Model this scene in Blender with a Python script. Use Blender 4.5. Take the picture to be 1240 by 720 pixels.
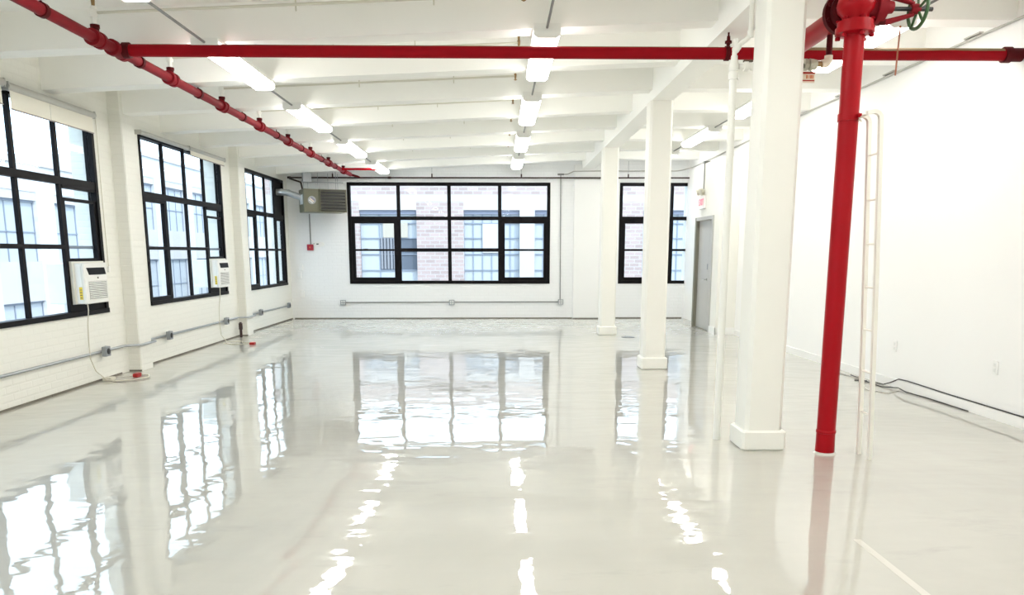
import bpy, math, random
from mathutils import Vector, Matrix
random.seed(7)
PI = math.pi
scene = bpy.context.scene
col = scene.collection
for o in list(bpy.data.objects):
    bpy.data.objects.remove(o)

# ------------------------------------------------------------------ camera
cam_d = bpy.data.cameras.new('camera')
cam = bpy.data.objects.new('camera', cam_d)
col.objects.link(cam)
cam_d.sensor_fit = 'HORIZONTAL'
cam_d.sensor_width = 36.0
cam_d.lens = 36.0 * 915.0 / 1240.0
cam_d.shift_y = (463.0 - 360.0) / 1240.0
cam_d.clip_start = 0.05
cam_d.clip_end = 300
cam.location = (0, 0, 1.5)
cam.rotation_euler = (PI / 2 - math.radians(9.734), 0, -math.radians(1.111))
scene.camera = cam

# ------------------------------------------------------------------ sky, sun, exposure
world = bpy.data.worlds.new('sky')
scene.world = world
world.use_nodes = True
bg = world.node_tree.nodes['Background']
bg.inputs['Color'].default_value = (0.66, 0.84, 1.0, 1)
bg.inputs['Strength'].default_value = 4.2

sun_d = bpy.data.lights.new('sun', 'SUN')
sun_d.energy = 2.6
sun_d.angle = math.radians(2.0)
sun_d.color = (1.0, 0.95, 0.88)
sun = bpy.data.objects.new('sun', sun_d)
col.objects.link(sun)
sun.location = (30, -30, 40)
sun.rotation_euler = Vector((-0.55, 0.60, -0.75)).to_track_quat('-Z', 'Y').to_euler()

LAMP_STRENGTH = 19.0
LAMP_COLOR = (1.0, 0.98, 0.94)

scene.view_settings.view_transform = 'Standard'
scene.view_settings.look = 'None'
scene.view_settings.exposure = 0.0
scene.view_settings.gamma = 1.0
scene.view_settings.use_curve_mapping = False
scene.cycles.max_bounces = 14
scene.cycles.diffuse_bounces = 7
scene.cycles.glossy_bounces = 5
scene.cycles.transparent_max_bounces = 16

# ------------------------------------------------------------------ materials
MATS = {}
def sock(n, *names):
    for k in names:
        if k in n.inputs:
            return n.inputs[k]
def mat(name, color, rough=0.5, metal=0.0, noise=0.0, nscale=4.0, bump=0.0, bscale=40.0, spec=0.5, coat=0.0, emit=0.0, emit_col=None):
    if name in MATS:
        return MATS[name]
    m = bpy.data.materials.new(name)
    m.use_nodes = True
    nt = m.node_tree
    b = nt.nodes['Principled BSDF']
    b.inputs['Base Color'].default_value = (*color, 1)
    b.inputs['Roughness'].default_value = rough
    b.inputs['Metallic'].default_value = metal
    b.inputs['Specular IOR Level'].default_value = spec
    b.inputs['Coat Weight'].default_value = coat
    geo = nt.nodes.new('ShaderNodeNewGeometry')
    if noise > 0:
        nz = nt.nodes.new('ShaderNodeTexNoise')
        nz.inputs['Scale'].default_value = nscale
        nz.inputs['Detail'].default_value = 5
        nt.links.new(geo.outputs['Position'], nz.inputs['Vector'])
        mx = nt.nodes.new('ShaderNodeMix')
        mx.data_type = 'RGBA'
        mx.inputs[6].default_value = (*[c * (1 - noise) for c in color], 1)
        mx.inputs[7].default_value = (*[min(1, c * (1 + noise)) for c in color], 1)
        nt.links.new(nz.outputs['Fac'], mx.inputs[0])
        nt.links.new(mx.outputs[2], b.inputs['Base Color'])
    if bump > 0:
        n2 = nt.nodes.new('ShaderNodeTexNoise')
        n2.inputs['Scale'].default_value = bscale
        n2.inputs['Detail'].default_value = 4
        nt.links.new(geo.outputs['Position'], n2.inputs['Vector'])
        bp = nt.nodes.new('ShaderNodeBump')
        bp.inputs['Strength'].default_value = bump
        bp.inputs['Distance'].default_value = 0.01
        nt.links.new(n2.outputs['Fac'], bp.inputs['Height'])
        nt.links.new(bp.outputs['Normal'], b.inputs['Normal'])
    if emit > 0:
        b.inputs['Emission Color'].default_value = (*(emit_col or color), 1)
        b.inputs['Emission Strength'].default_value = emit
    MATS[name] = m
    return m

def brick_mat(name, color, mortar, axis, rough=0.6, bump=0.25, bw=0.21, bh=0.075, vary=0.0, msize=0.012):
    """brick coursing on a wall; axis 'x' for walls that run along x, 'y' along y"""
    m = bpy.data.materials.new(name)
    m.use_nodes = True
    nt = m.node_tree
    b = nt.nodes['Principled BSDF']
    b.inputs['Roughness'].default_value = rough
    geo = nt.nodes.new('ShaderNodeNewGeometry')
    sp = nt.nodes.new('ShaderNodeSeparateXYZ')
    cb = nt.nodes.new('ShaderNodeCombineXYZ')
    nt.links.new(geo.outputs['Position'], sp.inputs[0])
    nt.links.new(sp.outputs['X' if axis == 'x' else 'Y'], cb.inputs[0])
    nt.links.new(sp.outputs['Z'], cb.inputs[1])
    br = nt.nodes.new('ShaderNodeTexBrick')
    br.inputs['Scale'].default_value = 1.0
    br.inputs['Brick Width'].default_value = bw
    br.inputs['Row Height'].default_value = bh
    br.inputs['Mortar Size'].default_value = msize
    br.inputs['Mortar Smooth'].default_value = 0.6
    br.inputs['Color1'].default_value = (*[c * (1 - vary) for c in color], 1)
    br.inputs['Color2'].default_value = (*[min(1, c * (1 + vary)) for c in color], 1)
    br.inputs['Mortar'].default_value = (*mortar, 1)
    nt.links.new(cb.outputs[0], br.inputs['Vector'])
    nt.links.new(br.outputs['Color'], b.inputs['Base Color'])
    nz = nt.nodes.new('ShaderNodeTexNoise')
    nz.inputs['Scale'].default_value = 9
    nz.inputs['Detail'].default_value = 5
    nt.links.new(geo.outputs['Position'], nz.inputs['Vector'])
    ma = nt.nodes.new('ShaderNodeMath')
    ma.operation = 'MULTIPLY_ADD'
    ma.inputs[1].default_value = -1.0
    nt.links.new(br.outputs['Fac'], ma.inputs[0])
    nt.links.new(nz.outputs['Fac'], ma.inputs[2])
    bp = nt.nodes.new('ShaderNodeBump')
    bp.inputs['Strength'].default_value = bump
    bp.inputs['Distance'].default_value = 0.006
    nt.links.new(ma.outputs[0], bp.inputs['Height'])
    nt.links.new(bp.outputs['Normal'], b.inputs['Normal'])
    MATS[name] = m
    return m

def glass_mat():
    m = bpy.data.materials.new('window_glass')
    m.use_nodes = True
    nt = m.node_tree
    nt.nodes.clear()
    out = nt.nodes.new('ShaderNodeOutputMaterial')
    tr = nt.nodes.new('ShaderNodeBsdfTransparent')
    tr.inputs['Color'].default_value = (0.95, 0.97, 0.98, 1)
    gl = nt.nodes.new('ShaderNodeBsdfGlossy')
    gl.inputs['Roughness'].default_value = 0.02
    lw = nt.nodes.new('ShaderNodeLayerWeight')
    lw.inputs['Blend'].default_value = 0.5
    pw = nt.nodes.new('ShaderNodeMath')
    pw.operation = 'POWER'
    pw.inputs[1].default_value = 5.0
    nt.links.new(lw.outputs['Facing'], pw.inputs[0])
    fr = nt.nodes.new('ShaderNodeMath')
    fr.operation = 'MULTIPLY_ADD'
    fr.inputs[1].default_value = 0.35
    fr.inputs[2].default_value = 0.006
    nt.links.new(pw.outputs[0], fr.inputs[0])
    mx = nt.nodes.new('ShaderNodeMixShader')
    nt.links.new(fr.outputs[0], mx.inputs[0])
    nt.links.new(tr.outputs[0], mx.inputs[1])
    nt.links.new(gl.outputs[0], mx.inputs[2])
    nt.links.new(mx.outputs[0], out.inputs['Surface'])
    MATS['glass'] = m
    return m

def floor_mat():
    m = bpy.data.materials.new('glossy_epoxy_floor')
    m.use_nodes = True
    nt = m.node_tree
    b = nt.nodes['Principled BSDF']
    geo = nt.nodes.new('ShaderNodeNewGeometry')
    # mottled poured colour
    n1 = nt.nodes.new('ShaderNodeTexNoise')
    n1.inputs['Scale'].default_value = 0.55
    n1.inputs['Detail'].default_value = 6
    n1.inputs['Roughness'].default_value = 0.6
    n1.inputs['Distortion'].default_value = 0.8
    nt.links.new(geo.outputs['Position'], n1.inputs['Vector'])
    cr = nt.nodes.new('ShaderNodeValToRGB')
    cr.color_ramp.elements[0].position = 0.32
    cr.color_ramp.elements[0].color = (0.43, 0.418, 0.368, 1)
    cr.color_ramp.elements[1].position = 0.68
    cr.color_ramp.elements[1].color = (0.50, 0.485, 0.43, 1)
    nt.links.new(n1.outputs['Fac'], cr.inputs[0])
    # worn streaks
    mp = nt.nodes.new('ShaderNodeMapping')
    mp.inputs['Scale'].default_value = (0.9, 2.6, 1)
    nt.links.new(geo.outputs['Position'], mp.inputs['Vector'])
    n3 = nt.nodes.new('ShaderNodeTexNoise')
    n3.inputs['Scale'].default_value = 1.4
    n3.inputs['Detail'].default_value = 8
    n3.inputs['Roughness'].default_value = 0.65
    nt.links.new(mp.outputs[0], n3.inputs['Vector'])
    r3 = nt.nodes.new('ShaderNodeValToRGB')
    r3.color_ramp.elements[0].position = 0.28
    r3.color_ramp.elements[0].color = (0.86, 0.86, 0.87, 1)
    r3.color_ramp.elements[1].position = 0.42
    r3.color_ramp.elements[1].color = (1, 1, 1, 1)
    nt.links.new(n3.outputs['Fac'], r3.inputs[0])
    mu = nt.nodes.new('ShaderNodeMix')
    mu.data_type = 'RGBA'
    mu.blend_type = 'MULTIPLY'
    mu.inputs[0].default_value = 1.0
    nt.links.new(cr.outputs[0], mu.inputs[6])
    nt.links.new(r3.outputs[0], mu.inputs[7])
    nt.links.new(mu.outputs[2], b.inputs['Base Color'])
    b.inputs['Roughness'].default_value = 0.45
    b.inputs['Specular IOR Level'].default_value = 0.3
    b.inputs['Coat Weight'].default_value = 1.0
    b.inputs['Coat Roughness'].default_value = 0.02
    b.inputs['Coat IOR'].default_value = 1.75
    # hand-trowelled waviness of the clear coat
    n2 = nt.nodes.new('ShaderNodeTexNoise')
    n2.inputs['Scale'].default_value = 2.3
    n2.inputs['Detail'].default_value = 2.0
    n2.inputs['Roughness'].default_value = 0.5
    nt.links.new(geo.outputs['Position'], n2.inputs['Vector'])
    n4 = nt.nodes.new('ShaderNodeTexNoise')
    n4.inputs['Scale'].default_value = 9.0
    n4.inputs['Detail'].default_value = 2.0
    nt.links.new(geo.outputs['Position'], n4.inputs['Vector'])
    ad = nt.nodes.new('ShaderNodeMath')
    ad.operation = 'MULTIPLY_ADD'
    ad.inputs[1].default_value = 0.03
    nt.links.new(n4.outputs['Fac'], ad.inputs[0])
    nt.links.new(n2.outputs['Fac'], ad.inputs[2])
    mp2 = nt.nodes.new('ShaderNodeMapping')
    mp2.inputs['Scale'].default_value = (1.6, 5.5, 1)
    mp2.inputs['Rotation'].default_value = (0, 0, 0.12)
    nt.links.new(geo.outputs['Position'], mp2.inputs['Vector'])
    n5 = nt.nodes.new('ShaderNodeTexNoise')
    n5.inputs['Scale'].default_value = 1.0
    n5.inputs['Detail'].default_value = 1.5
    n5.inputs['Distortion'].default_value = 0.6
    nt.links.new(mp2.outputs[0], n5.inputs['Vector'])
    ad2 = nt.nodes.new('ShaderNodeMath')
    ad2.operation = 'MULTIPLY_ADD'
    ad2.inputs[1].default_value = 0.45
    nt.links.new(n5.outputs['Fac'], ad2.inputs[0])
    nt.links.new(ad.outputs[0], ad2.inputs[2])
    ad = ad2
    bp = nt.nodes.new('ShaderNodeBump')
    bp.inputs['Strength'].default_value = 1.0
    bp.inputs['Distance'].default_value = 0.0042
    nt.links.new(ad.outputs[0], bp.inputs['Height'])
    nt.links.new(bp.outputs['Normal'], b.inputs['Coat Normal'])
    MATS['floor'] = m
    return m

SHADED_PAINT = (0.80, 0.795, 0.735)  # cream left wall paint, lowered to hold the shade on that wall
brick_mat('painted_brick_left', SHADED_PAINT, tuple(c * 0.985 for c in SHADED_PAINT), 'y')
brick_mat('painted_brick_back', (0.86, 0.868, 0.868), (0.845, 0.853, 0.853), 'x')
mat('white_paint', (0.87, 0.87, 0.85), 0.55, noise=0.015, nscale=1.5, bump=0.06, bscale=30)
mat('ceiling_paint', (0.945, 0.942, 0.905), 0.6, noise=0.02, nscale=1.2, bump=0.08, bscale=14)
mat('column_paint', (0.855, 0.845, 0.785), 0.45, noise=0.012, nscale=3, bump=0.05, bscale=25)
mat('drywall_white', (0.915, 0.91, 0.89), 0.6, noise=0.006, nscale=1)
mat('trim_white', (0.90, 0.895, 0.87), 0.4)
mat('caulk_line', (0.16, 0.145, 0.115), 0.8, noise=0.35, nscale=9)
mat('black_frame', (0.007, 0.006, 0.007), 0.5, noise=0.2, nscale=20, spec=0.12)
mat('dark_panel', (0.016, 0.016, 0.016), 0.5, noise=0.4, nscale=3, spec=0.1)
mat('red_paint', (0.30, 0.004, 0.010), 0.5, noise=0.12, nscale=6, spec=0.08)
mat('red_aged_shaded', (0.215, 0.010, 0.016), 0.5, noise=0.2, nscale=9, spec=0.12)  # dusty sprinkler line; also carries the shadow on valve bonnet and yoke
mat('red_fresh', (0.35, 0.004, 0.009), 0.33, noise=0.08, nscale=5, spec=0.15)
mat('red_dark', (0.075, 0.004, 0.006), 0.5, noise=0.2, nscale=12, spec=0.1)
mat('dusty_red', (0.24, 0.165, 0.085), 0.8, noise=0.3, nscale=12)
mat('white_enamel', (0.86, 0.85, 0.80), 0.35)
mat('branch_paint_shaded', (0.66, 0.64, 0.55), 0.5)  # white pipe paint, darkened to draw the pipes' soft shadow line
mat('ladder_white', (0.84, 0.81, 0.73), 0.45)
mat('ac_white', (0.82, 0.82, 0.79), 0.4)
mat('ac_filler', (0.74, 0.73, 0.66), 0.5)
mat('ac_slot', (0.12, 0.12, 0.12), 0.5)
mat('display_black', (0.006, 0.006, 0.007), 0.4, spec=0.1)
mat('label_yellow', (0.75, 0.55, 0.03), 0.5)
mat('label_print', (0.10, 0.09, 0.07), 0.5)
mat('galvanized', (0.42, 0.44, 0.46), 0.38, metal=0.7, noise=0.12, nscale=14)
mat('galvanized_light', (0.62, 0.63, 0.63), 0.3, metal=0.8, noise=0.12, nscale=14)
mat('conduit_grey', (0.24, 0.24, 0.235), 0.5, metal=0.2)
mat('conduit_light', (0.48, 0.47, 0.44), 0.5)
mat('box_grey', (0.30, 0.32, 0.34), 0.5, metal=0.3)
mat('socket_black', (0.02, 0.02, 0.02), 0.4)
mat('socket_white', (0.80, 0.80, 0.78), 0.4)
mat('heater_green', (0.135, 0.132, 0.082), 0.45, noise=0.06, nscale=5)
mat('heater_dark', (0.02, 0.02, 0.018), 0.5)
mat('louver_metal', (0.17, 0.17, 0.13), 0.45)
mat('sticker_white', (0.75, 0.76, 0.74), 0.5)
mat('sticker_grey', (0.36, 0.37, 0.38), 0.4)
mat('sticker_purple', (0.20, 0.18, 0.28), 0.4)
mat('gas_black', (0.035, 0.012, 0.012), 0.4)
mat('alarm_red', (0.36, 0.006, 0.03), 0.4)
mat('shade_cream', (0.80, 0.775, 0.68), 0.8, bump=0.05, bscale=200)
mat('shade_tube', (0.50, 0.495, 0.46), 0.4, metal=0.2)
mat('shade_hem', (0.30, 0.26, 0.24), 0.5)
mat('cord_beige', (0.66, 0.63, 0.53), 0.5)
mat('cord_black', (0.03, 0.025, 0.025), 0.5)
mat('cord_grey', (0.45, 0.42, 0.38), 0.5)
mat('plug_red', (0.40, 0.01, 0.01), 0.4)
mat('door_grey', (0.50, 0.495, 0.475), 0.38, metal=0.15, noise=0.04, nscale=3)
mat('door_frame_olive', (0.20, 0.19, 0.145), 0.45)
mat('chrome', (0.65, 0.65, 0.63), 0.2, metal=1.0)
mat('exit_white', (0.86, 0.85, 0.82), 0.4)
mat('exit_red', (0.85, 0.10, 0.18), 0.4, emit=0.55, emit_col=(1.0, 0.25, 0.35))
mat('beige_plastic', (0.60, 0.58, 0.48), 0.5)
mat('valve_green', (0.035, 0.10, 0.03), 0.4, noise=0.2, nscale=20)
mat('stem_black', (0.012, 0.012, 0.013), 0.35)
mat('brass_worn', (0.32, 0.20, 0.09), 0.4, metal=0.7, noise=0.3, nscale=40)
mat('union_grey', (0.50, 0.50, 0.40), 0.45, metal=0.4, noise=0.25, nscale=40)
mat('union_dark', (0.10, 0.075, 0.05), 0.5, noise=0.4, nscale=60)
mat('tag_cream', (0.82, 0.72, 0.58), 0.5)
mat('tag_red', (0.42, 0.03, 0.02), 0.5)
mat('tag_orange', (0.62, 0.17, 0.06), 0.5)
mat('rust_rod', (0.45, 0.16, 0.09), 0.6)
mat('floor_stripe', (0.56, 0.54, 0.48), 0.4, coat=1.0)
mat('drain_dark', (0.10, 0.10, 0.10), 0.4, metal=0.5)
mat('fixture_white', (0.88, 0.875, 0.84), 0.4)
mat('lamp_lens', (1, 1, 1), 0.4, emit=LAMP_STRENGTH, emit_col=LAMP_COLOR)
mat('lens_seam', (0.80, 0.79, 0.74), 0.4)
mat('asphalt', (0.30, 0.30, 0.31), 0.9)
brick_mat('facade_brick', (0.40, 0.305, 0.285), (0.45, 0.405, 0.385), 'x', 0.8, 0.2, 0.36, 0.14, 0.14, 0.022)
brick_mat('facade_brick_side', (0.62, 0.61, 0.61), (0.65, 0.645, 0.64), 'y', 0.8, 0.2, 0.42, 0.16, 0.06, 0.02)
mat('facade_white', (0.50, 0.47, 0.45), 0.8, noise=0.03, nscale=2)
mat('facade_pale_blue', (0.56, 0.57, 0.59), 0.7, noise=0.05, nscale=0.8)
mat('facade_lintel', (0.24, 0.25, 0.31), 0.7)
mat('facade_bar', (0.25, 0.28, 0.34), 0.6)
mat('facade_glass', (0.45, 0.47, 0.49), 0.6, spec=0.1)
mat('facade_glass_dark', (0.10, 0.115, 0.145), 0.15)
mat('facade_shade_cream', (0.44, 0.39, 0.32), 0.8)
mat('facade_curtain', (0.23, 0.23, 0.25), 0.8)
mat('roofing', (0.45, 0.45, 0.45), 0.9)
glass_mat()
floor_mat()

# ------------------------------------------------------------------ mesh helpers
class MB:
    def __init__(s):
        s.v = []
        s.f = []
    def box(s, x0, x1, y0, y1, z0, z1, ch=0.0):
        if ch > 0:
            return s.chbox(x0, x1, y0, y1, z0, z1, ch)
        n = len(s.v)
        s.v += [(x0, y0, z0), (x1, y0, z0), (x1, y1, z0), (x0, y1, z0), (x0, y0, z1), (x1, y0, z1), (x1, y1, z1), (x0, y1, z1)]
        s.f += [tuple(n + i for i in q) for q in ((0, 3, 2, 1), (4, 5, 6, 7), (0, 1, 5, 4), (1, 2, 6, 5), (2, 3, 7, 6), (3, 0, 4, 7))]
        return s
    def chbox(s, x0, x1, y0, y1, z0, z1, c):
        """box with chamfered vertical edges and a chamfered top and bottom rim"""
        def ring(z, i):
            a, b, e, d = x0 + i, x1 - i, y0 + i, y1 - i
            return [(a + c, e, z), (b - c, e, z), (b, e + c, z), (b, d - c, z), (b - c, d, z), (a + c, d, z), (a, d - c, z), (a, e + c, z)]
        h = c * 0.7
        return s.loft([ring(z0, h), ring(z0 + h, 0), ring(z1 - h, 0), ring(z1, h)])
    def loft(s, rings, cap=True, closed=True):
        n = len(s.v)
        k = len(rings[0])
        for r in rings:
            s.v += [tuple(p) for p in r]
        for i in range(len(rings) - 1):
            for j in range(k if closed else k - 1):
                j2 = (j + 1) % k
                s.f.append((n + i * k + j, n + i * k + j2, n + (i + 1) * k + j2, n + (i + 1) * k + j))
        if cap:
            s.f.append(tuple(n + j for j in reversed(range(k))))
            s.f.append(tuple(n + (len(rings) - 1) * k + j for j in range(k)))
        return s
    def prism(s, poly, axis, a, b):
        """extrude a 2-D polygon along an axis from a to b"""
        def p3(p, t):
            return {'x': (t, p[0], p[1]), 'y': (p[0], t, p[1]), 'z': (p[0], p[1], t)}[axis]
        return s.loft([[p3(p, a) for p in poly], [p3(p, b) for p in poly]])
    def tube(s, pts, r, n=12):
        """round pipe through points with mitred joints; r may be a list"""
        pts = [Vector(p) for p in pts]
        rs = r if isinstance(r, (list, tuple)) else [r] * len(pts)
        t0 = (pts[1] - pts[0]).normalized()
        up = Vector((0, 0, 1)) if abs(t0.z) < 0.9 else Vector((1, 0, 0))
        u = t0.cross(up).normalized()
        rings = []
        prev = t0
        for i, p in enumerate(pts):
            if i == 0:
                t = t0
            elif i == len(pts) - 1:
                t = (pts[i] - pts[i - 1]).normalized()
            else:
                t = ((pts[i] - pts[i - 1]).normalized() + (pts[i + 1] - pts[i]).normalized()).normalized()
            q = prev.rotation_difference(t)
            u = (q @ u)
            u = (u - t * u.dot(t)).normalized()
            w = t.cross(u)
            prev = t
            rings.append([p + (u * math.cos(2 * PI * j / n) + w * math.sin(2 * PI * j / n)) * rs[i] for j in range(n)])
        return s.loft(rings)
    def turn(s, p0, p1, prof, n=20):
        """lathe: prof = [(t along p0-p1 in metres, radius)]"""
        p0, p1 = Vector(p0), Vector(p1)
        t = (p1 - p0).normalized()
        up = Vector((0, 0, 1)) if abs(t.z) < 0.9 else Vector((1, 0, 0))
        u = t.cross(up).normalized()
        w = t.cross(u)
        return s.loft([[p0 + t * a + (u * math.cos(2 * PI * j / n) + w * math.sin(2 * PI * j / n)) * max(r, 1e-4) for j in range(n)] for a, r in prof])
    def torus(s, c, axis, R, r, n=28, m=10):
        c = Vector(c)
        t = Vector(axis).normalized()
        up = Vector((0, 0, 1)) if abs(t.z) < 0.9 else Vector((1, 0, 0))
        u = t.cross(up).normalized()
        w = t.cross(u)
        k = len(s.v)
        for i in range(n):
            a = 2 * PI * i / n
            d = u * math.cos(a) + w * math.sin(a)
            for j in range(m):
                b = 2 * PI * j / m
                s.v.append(tuple(c + d * (R + r * math.cos(b)) + t * r * math.sin(b)))
        for i in range(n):
            for j in range(m):
                s.f.append((k + i * m + j, k + ((i + 1) % n) * m + j, k + ((i + 1) % n) * m + (j + 1) % m, k + i * m + (j + 1) % m))
        return s
    def xform(s, M, start=0):
        for i in range(start, len(s.v)):
            s.v[i] = tuple(M @ Vector(s.v[i]))
        return s
    def build(s, name, material, parent=None, smooth=False, base=None):
        me = bpy.data.meshes.new(name)
        if parent is not None:
            L = wloc(parent)
        elif base is not None:
            L = Vector(base)
        else:
            xs, ys, zs = zip(*s.v)
            L = Vector(((min(xs) + max(xs)) / 2, (min(ys) + max(ys)) / 2, min(zs)))
        me.from_pydata([tuple(Vector(p) - L) for p in s.v], [], s.f)
        me.validate()
        import bmesh
        bm = bmesh.new()
        bm.from_mesh(me)
        bmesh.ops.recalc_face_normals(bm, faces=bm.faces)
        bm.to_mesh(me)
        bm.free()
        me.materials.append(MATS[material])
        if smooth:
            me.polygons.foreach_set('use_smooth', [True] * len(me.polygons))
            try:
                me.set_sharp_from_angle(angle=math.radians(40))
            except Exception:
                pass
        o = bpy.data.objects.new(name, me)
        col.objects.link(o)
        if parent is not None:
            o.parent = parent
        else:
            o.location = L
        return o
WL = {}
def wloc(o):
    L = Vector((0, 0, 0))
    while o is not None:
        L += o.location
        o = o.parent
    return L
def tag(o, label, cat, group=None, kind=None):
    o['label'] = label
    o['category'] = cat
    if group:
        o['group'] = group
    if kind:
        o['kind'] = kind
    return o
def thing(name, loc, label, cat, group=None, kind=None):
    o = bpy.data.objects.new(name, None)
    o.empty_display_size = 0.1
    col.objects.link(o)
    o.location = loc
    return tag(o, label, cat, group, kind)
def B(x0, x1, y0, y1, z0, z1, ch=0.0):
    return MB().box(x0, x1, y0, y1, z0, z1, ch)

# ------------------------------------------------------------------ the room
XL = -4.73                       # inner face of the window wall
YB = 17.58                       # inner face of the far wall
YF = -9.3                        # wall behind the camera
def XR(y):                       # inner face of the long white wall
    return 4.66 - 0.018 * y
def soffit(x):                   # underside of the ceiling beams
    if x < 1.92:
        return 3.18 + (x - XL) * 0.0455
    return 3.50
GX0, GX1 = 1.92, 2.18            # girder over the columns

tag(MB().prism([(XL - 0.3, YF - 0.3), (4.95, YF - 0.3), (4.95, YB + 0.3), (XL - 0.3, YB + 0.3)], 'z', -0.2, 0).build('floor', 'floor'),
    'glossy pale grey epoxy floor mirroring the windows', 'floor', kind='structure')

# ceiling slab, beams and girder
slab = MB()
slab.prism([(XL - 0.3, soffit(XL) + 0.30), (1.95, soffit(1.91) + 0.30), (1.95, 4.05), (XL - 0.3, 4.05)], 'y', YF - 0.3, YB + 0.3)
slab.prism([(1.95, 3.82), (4.95, 3.82), (4.95, 4.05), (1.95, 4.05)], 'y', YF - 0.3, YB + 0.3)
ceil = tag(slab.build('ceiling', 'ceiling_paint'), 'white painted concrete ceiling with deep cross beams', 'ceiling', kind='structure')
def drop(o, parent):
    """make an already built world-space mesh a child without moving it"""
    L = o.location.copy()
    o.parent = parent
    o.location = L - wloc(parent)
    return o
BEAM_Y = [9.87 + 1.41 * k for k in range(-13, 6)]
for yc in BEAM_Y:
    a, b = yc - 0.11, yc + 0.11
    m = MB()
    zl, zr = soffit(XL), soffit(1.91)
    # soffit with a little haunch at the window wall
    m.prism([(XL - 0.02, zl - 0.015), (XL + 0.35, zl + 0.012), (1.93, zr), (1.93, zr + 0.36), (XL - 0.02, zl + 0.36)], 'y', a, b)
    drop(m.build('beam', 'ceiling_paint'), ceil)
    m = MB()
    xr = XR(yc) + 0.05
    m.prism([(2.17, 3.50), (xr, 3.50), (xr, 3.86), (2.17, 3.86)], 'y', a, b)
    drop(m.build('beam', 'ceiling_paint'), ceil)
m = B(GX0, GX1, YF - 0.1, YB + 0.05, 3.355, 3.90)
drop(m.build('girder', 'ceiling_paint'), ceil)

# walls with window openings
def wall_open(along, a0, a1, t0, t1, z1, holes):
    """wall along 'x' or 'y' from a0 to a1, thickness t0..t1, holes = [(h0,h1,z0,z1)]"""
    m = MB()
    def put(p, q, za, zb):
        if q - p < 1e-4 or zb - za < 1e-4:
            return
        if along == 'x':
            m.box(p, q, t0, t1, za, zb)
        else:
            m.box(t0, t1, p, q, za, zb)
    cur = a0
    for h0, h1, za, zb in sorted(holes):
        put(cur, h0, -0.2, z1)
        put(h0, h1, -0.2, za)
        put(h0, h1, zb, z1)
        cur = h1
    put(cur, a1, -0.2, z1)
    return m
LEFT_WINS = [(-6.30, -3.30), (-2.10, 0.90), (2.06, 5.06), (6.24, 9.30), (10.44, 13.44), (14.65, 17.27)]  # first two are unseen, added behind the camera for more light
WZ0, WZ1 = 0.79, 3.07
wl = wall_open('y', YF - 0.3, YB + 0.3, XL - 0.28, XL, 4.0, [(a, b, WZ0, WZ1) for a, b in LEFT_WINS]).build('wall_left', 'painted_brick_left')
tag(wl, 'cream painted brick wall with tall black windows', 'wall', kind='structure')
for yc in (1.45, 5.66, 9.87, 14.08):
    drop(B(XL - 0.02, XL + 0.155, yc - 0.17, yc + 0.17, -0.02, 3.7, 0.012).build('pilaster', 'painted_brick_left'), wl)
BACK_WINS = [(-3.38, 1.21), (2.79, 4.33)]
BZ0, BZ1 = 0.80, 3.065
wb = wall_open('x', XL - 0.28, 4.9, YB, YB + 0.28, 4.0, [(a, b, BZ0, BZ1) for a, b in BACK_WINS]).build('wall_back', 'painted_brick_back')
tag(wb, 'white painted brick end wall holding the wide black window', 'wall', kind='structure')
drop(B(1.74, 2.34, YB - 0.10, YB + 0.02, -0.02, 3.45, 0.012).build('pilaster', 'white_paint'), wb)
m = MB().prism([(XR(YF - .3), YF - .3), (XR(YF - .3) + .3, YF - .3), (XR(YB + .3) + .3, YB + .3), (XR(YB + .3), YB + .3)], 'z', -0.2, 4.0)
wr = tag(m.build('wall_right', 'drywall_white'), 'long smooth bright white wall on the right', 'wall', kind='structure')
tag(B(XL - .3, 4.95, YF - .3, YF, -0.2, 4.0).build('wall_front', 'white_paint'), 'plain white wall behind the viewpoint', 'wall', kind='structure')
# enclosure that carries the door
EX = 4.05
m = MB()
m.box(EX, XR(13.95) + 0.02, 13.95, 14.33, 0, 3.21)
m.box(EX, XR(15.5) + 0.06, 15.62, 15.72, 0, 3.21)
m.box(EX, XR(15) + 0.06, 14.33, 15.62, 2.20, 3.21)
tag(m.build('wall_alcove', 'column_paint'), 'white boxed-out wall piece around the grey door', 'wall', kind='structure')
m = MB().box(EX - 0.015, XR(13.95), 13.93, 13.95, 0, 0.13).box(EX - 0.02, EX, 13.93, 14.33, 0, 0.13)
tag(m.build('baseboard_alcove', 'trim_white'), 'white baseboard on the boxed-out wall beside the door', 'baseboard', kind='structure')
m = MB().prism([(XR(YF) - .015, YF), (XR(YF), YF), (XR(13.93), 13.93), (XR(13.93) - .015, 13.93)], 'z', 0, 0.095)
tag(m.build('baseboard_right', 'trim_white'), 'low white baseboard along the right wall', 'baseboard', kind='structure')
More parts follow.
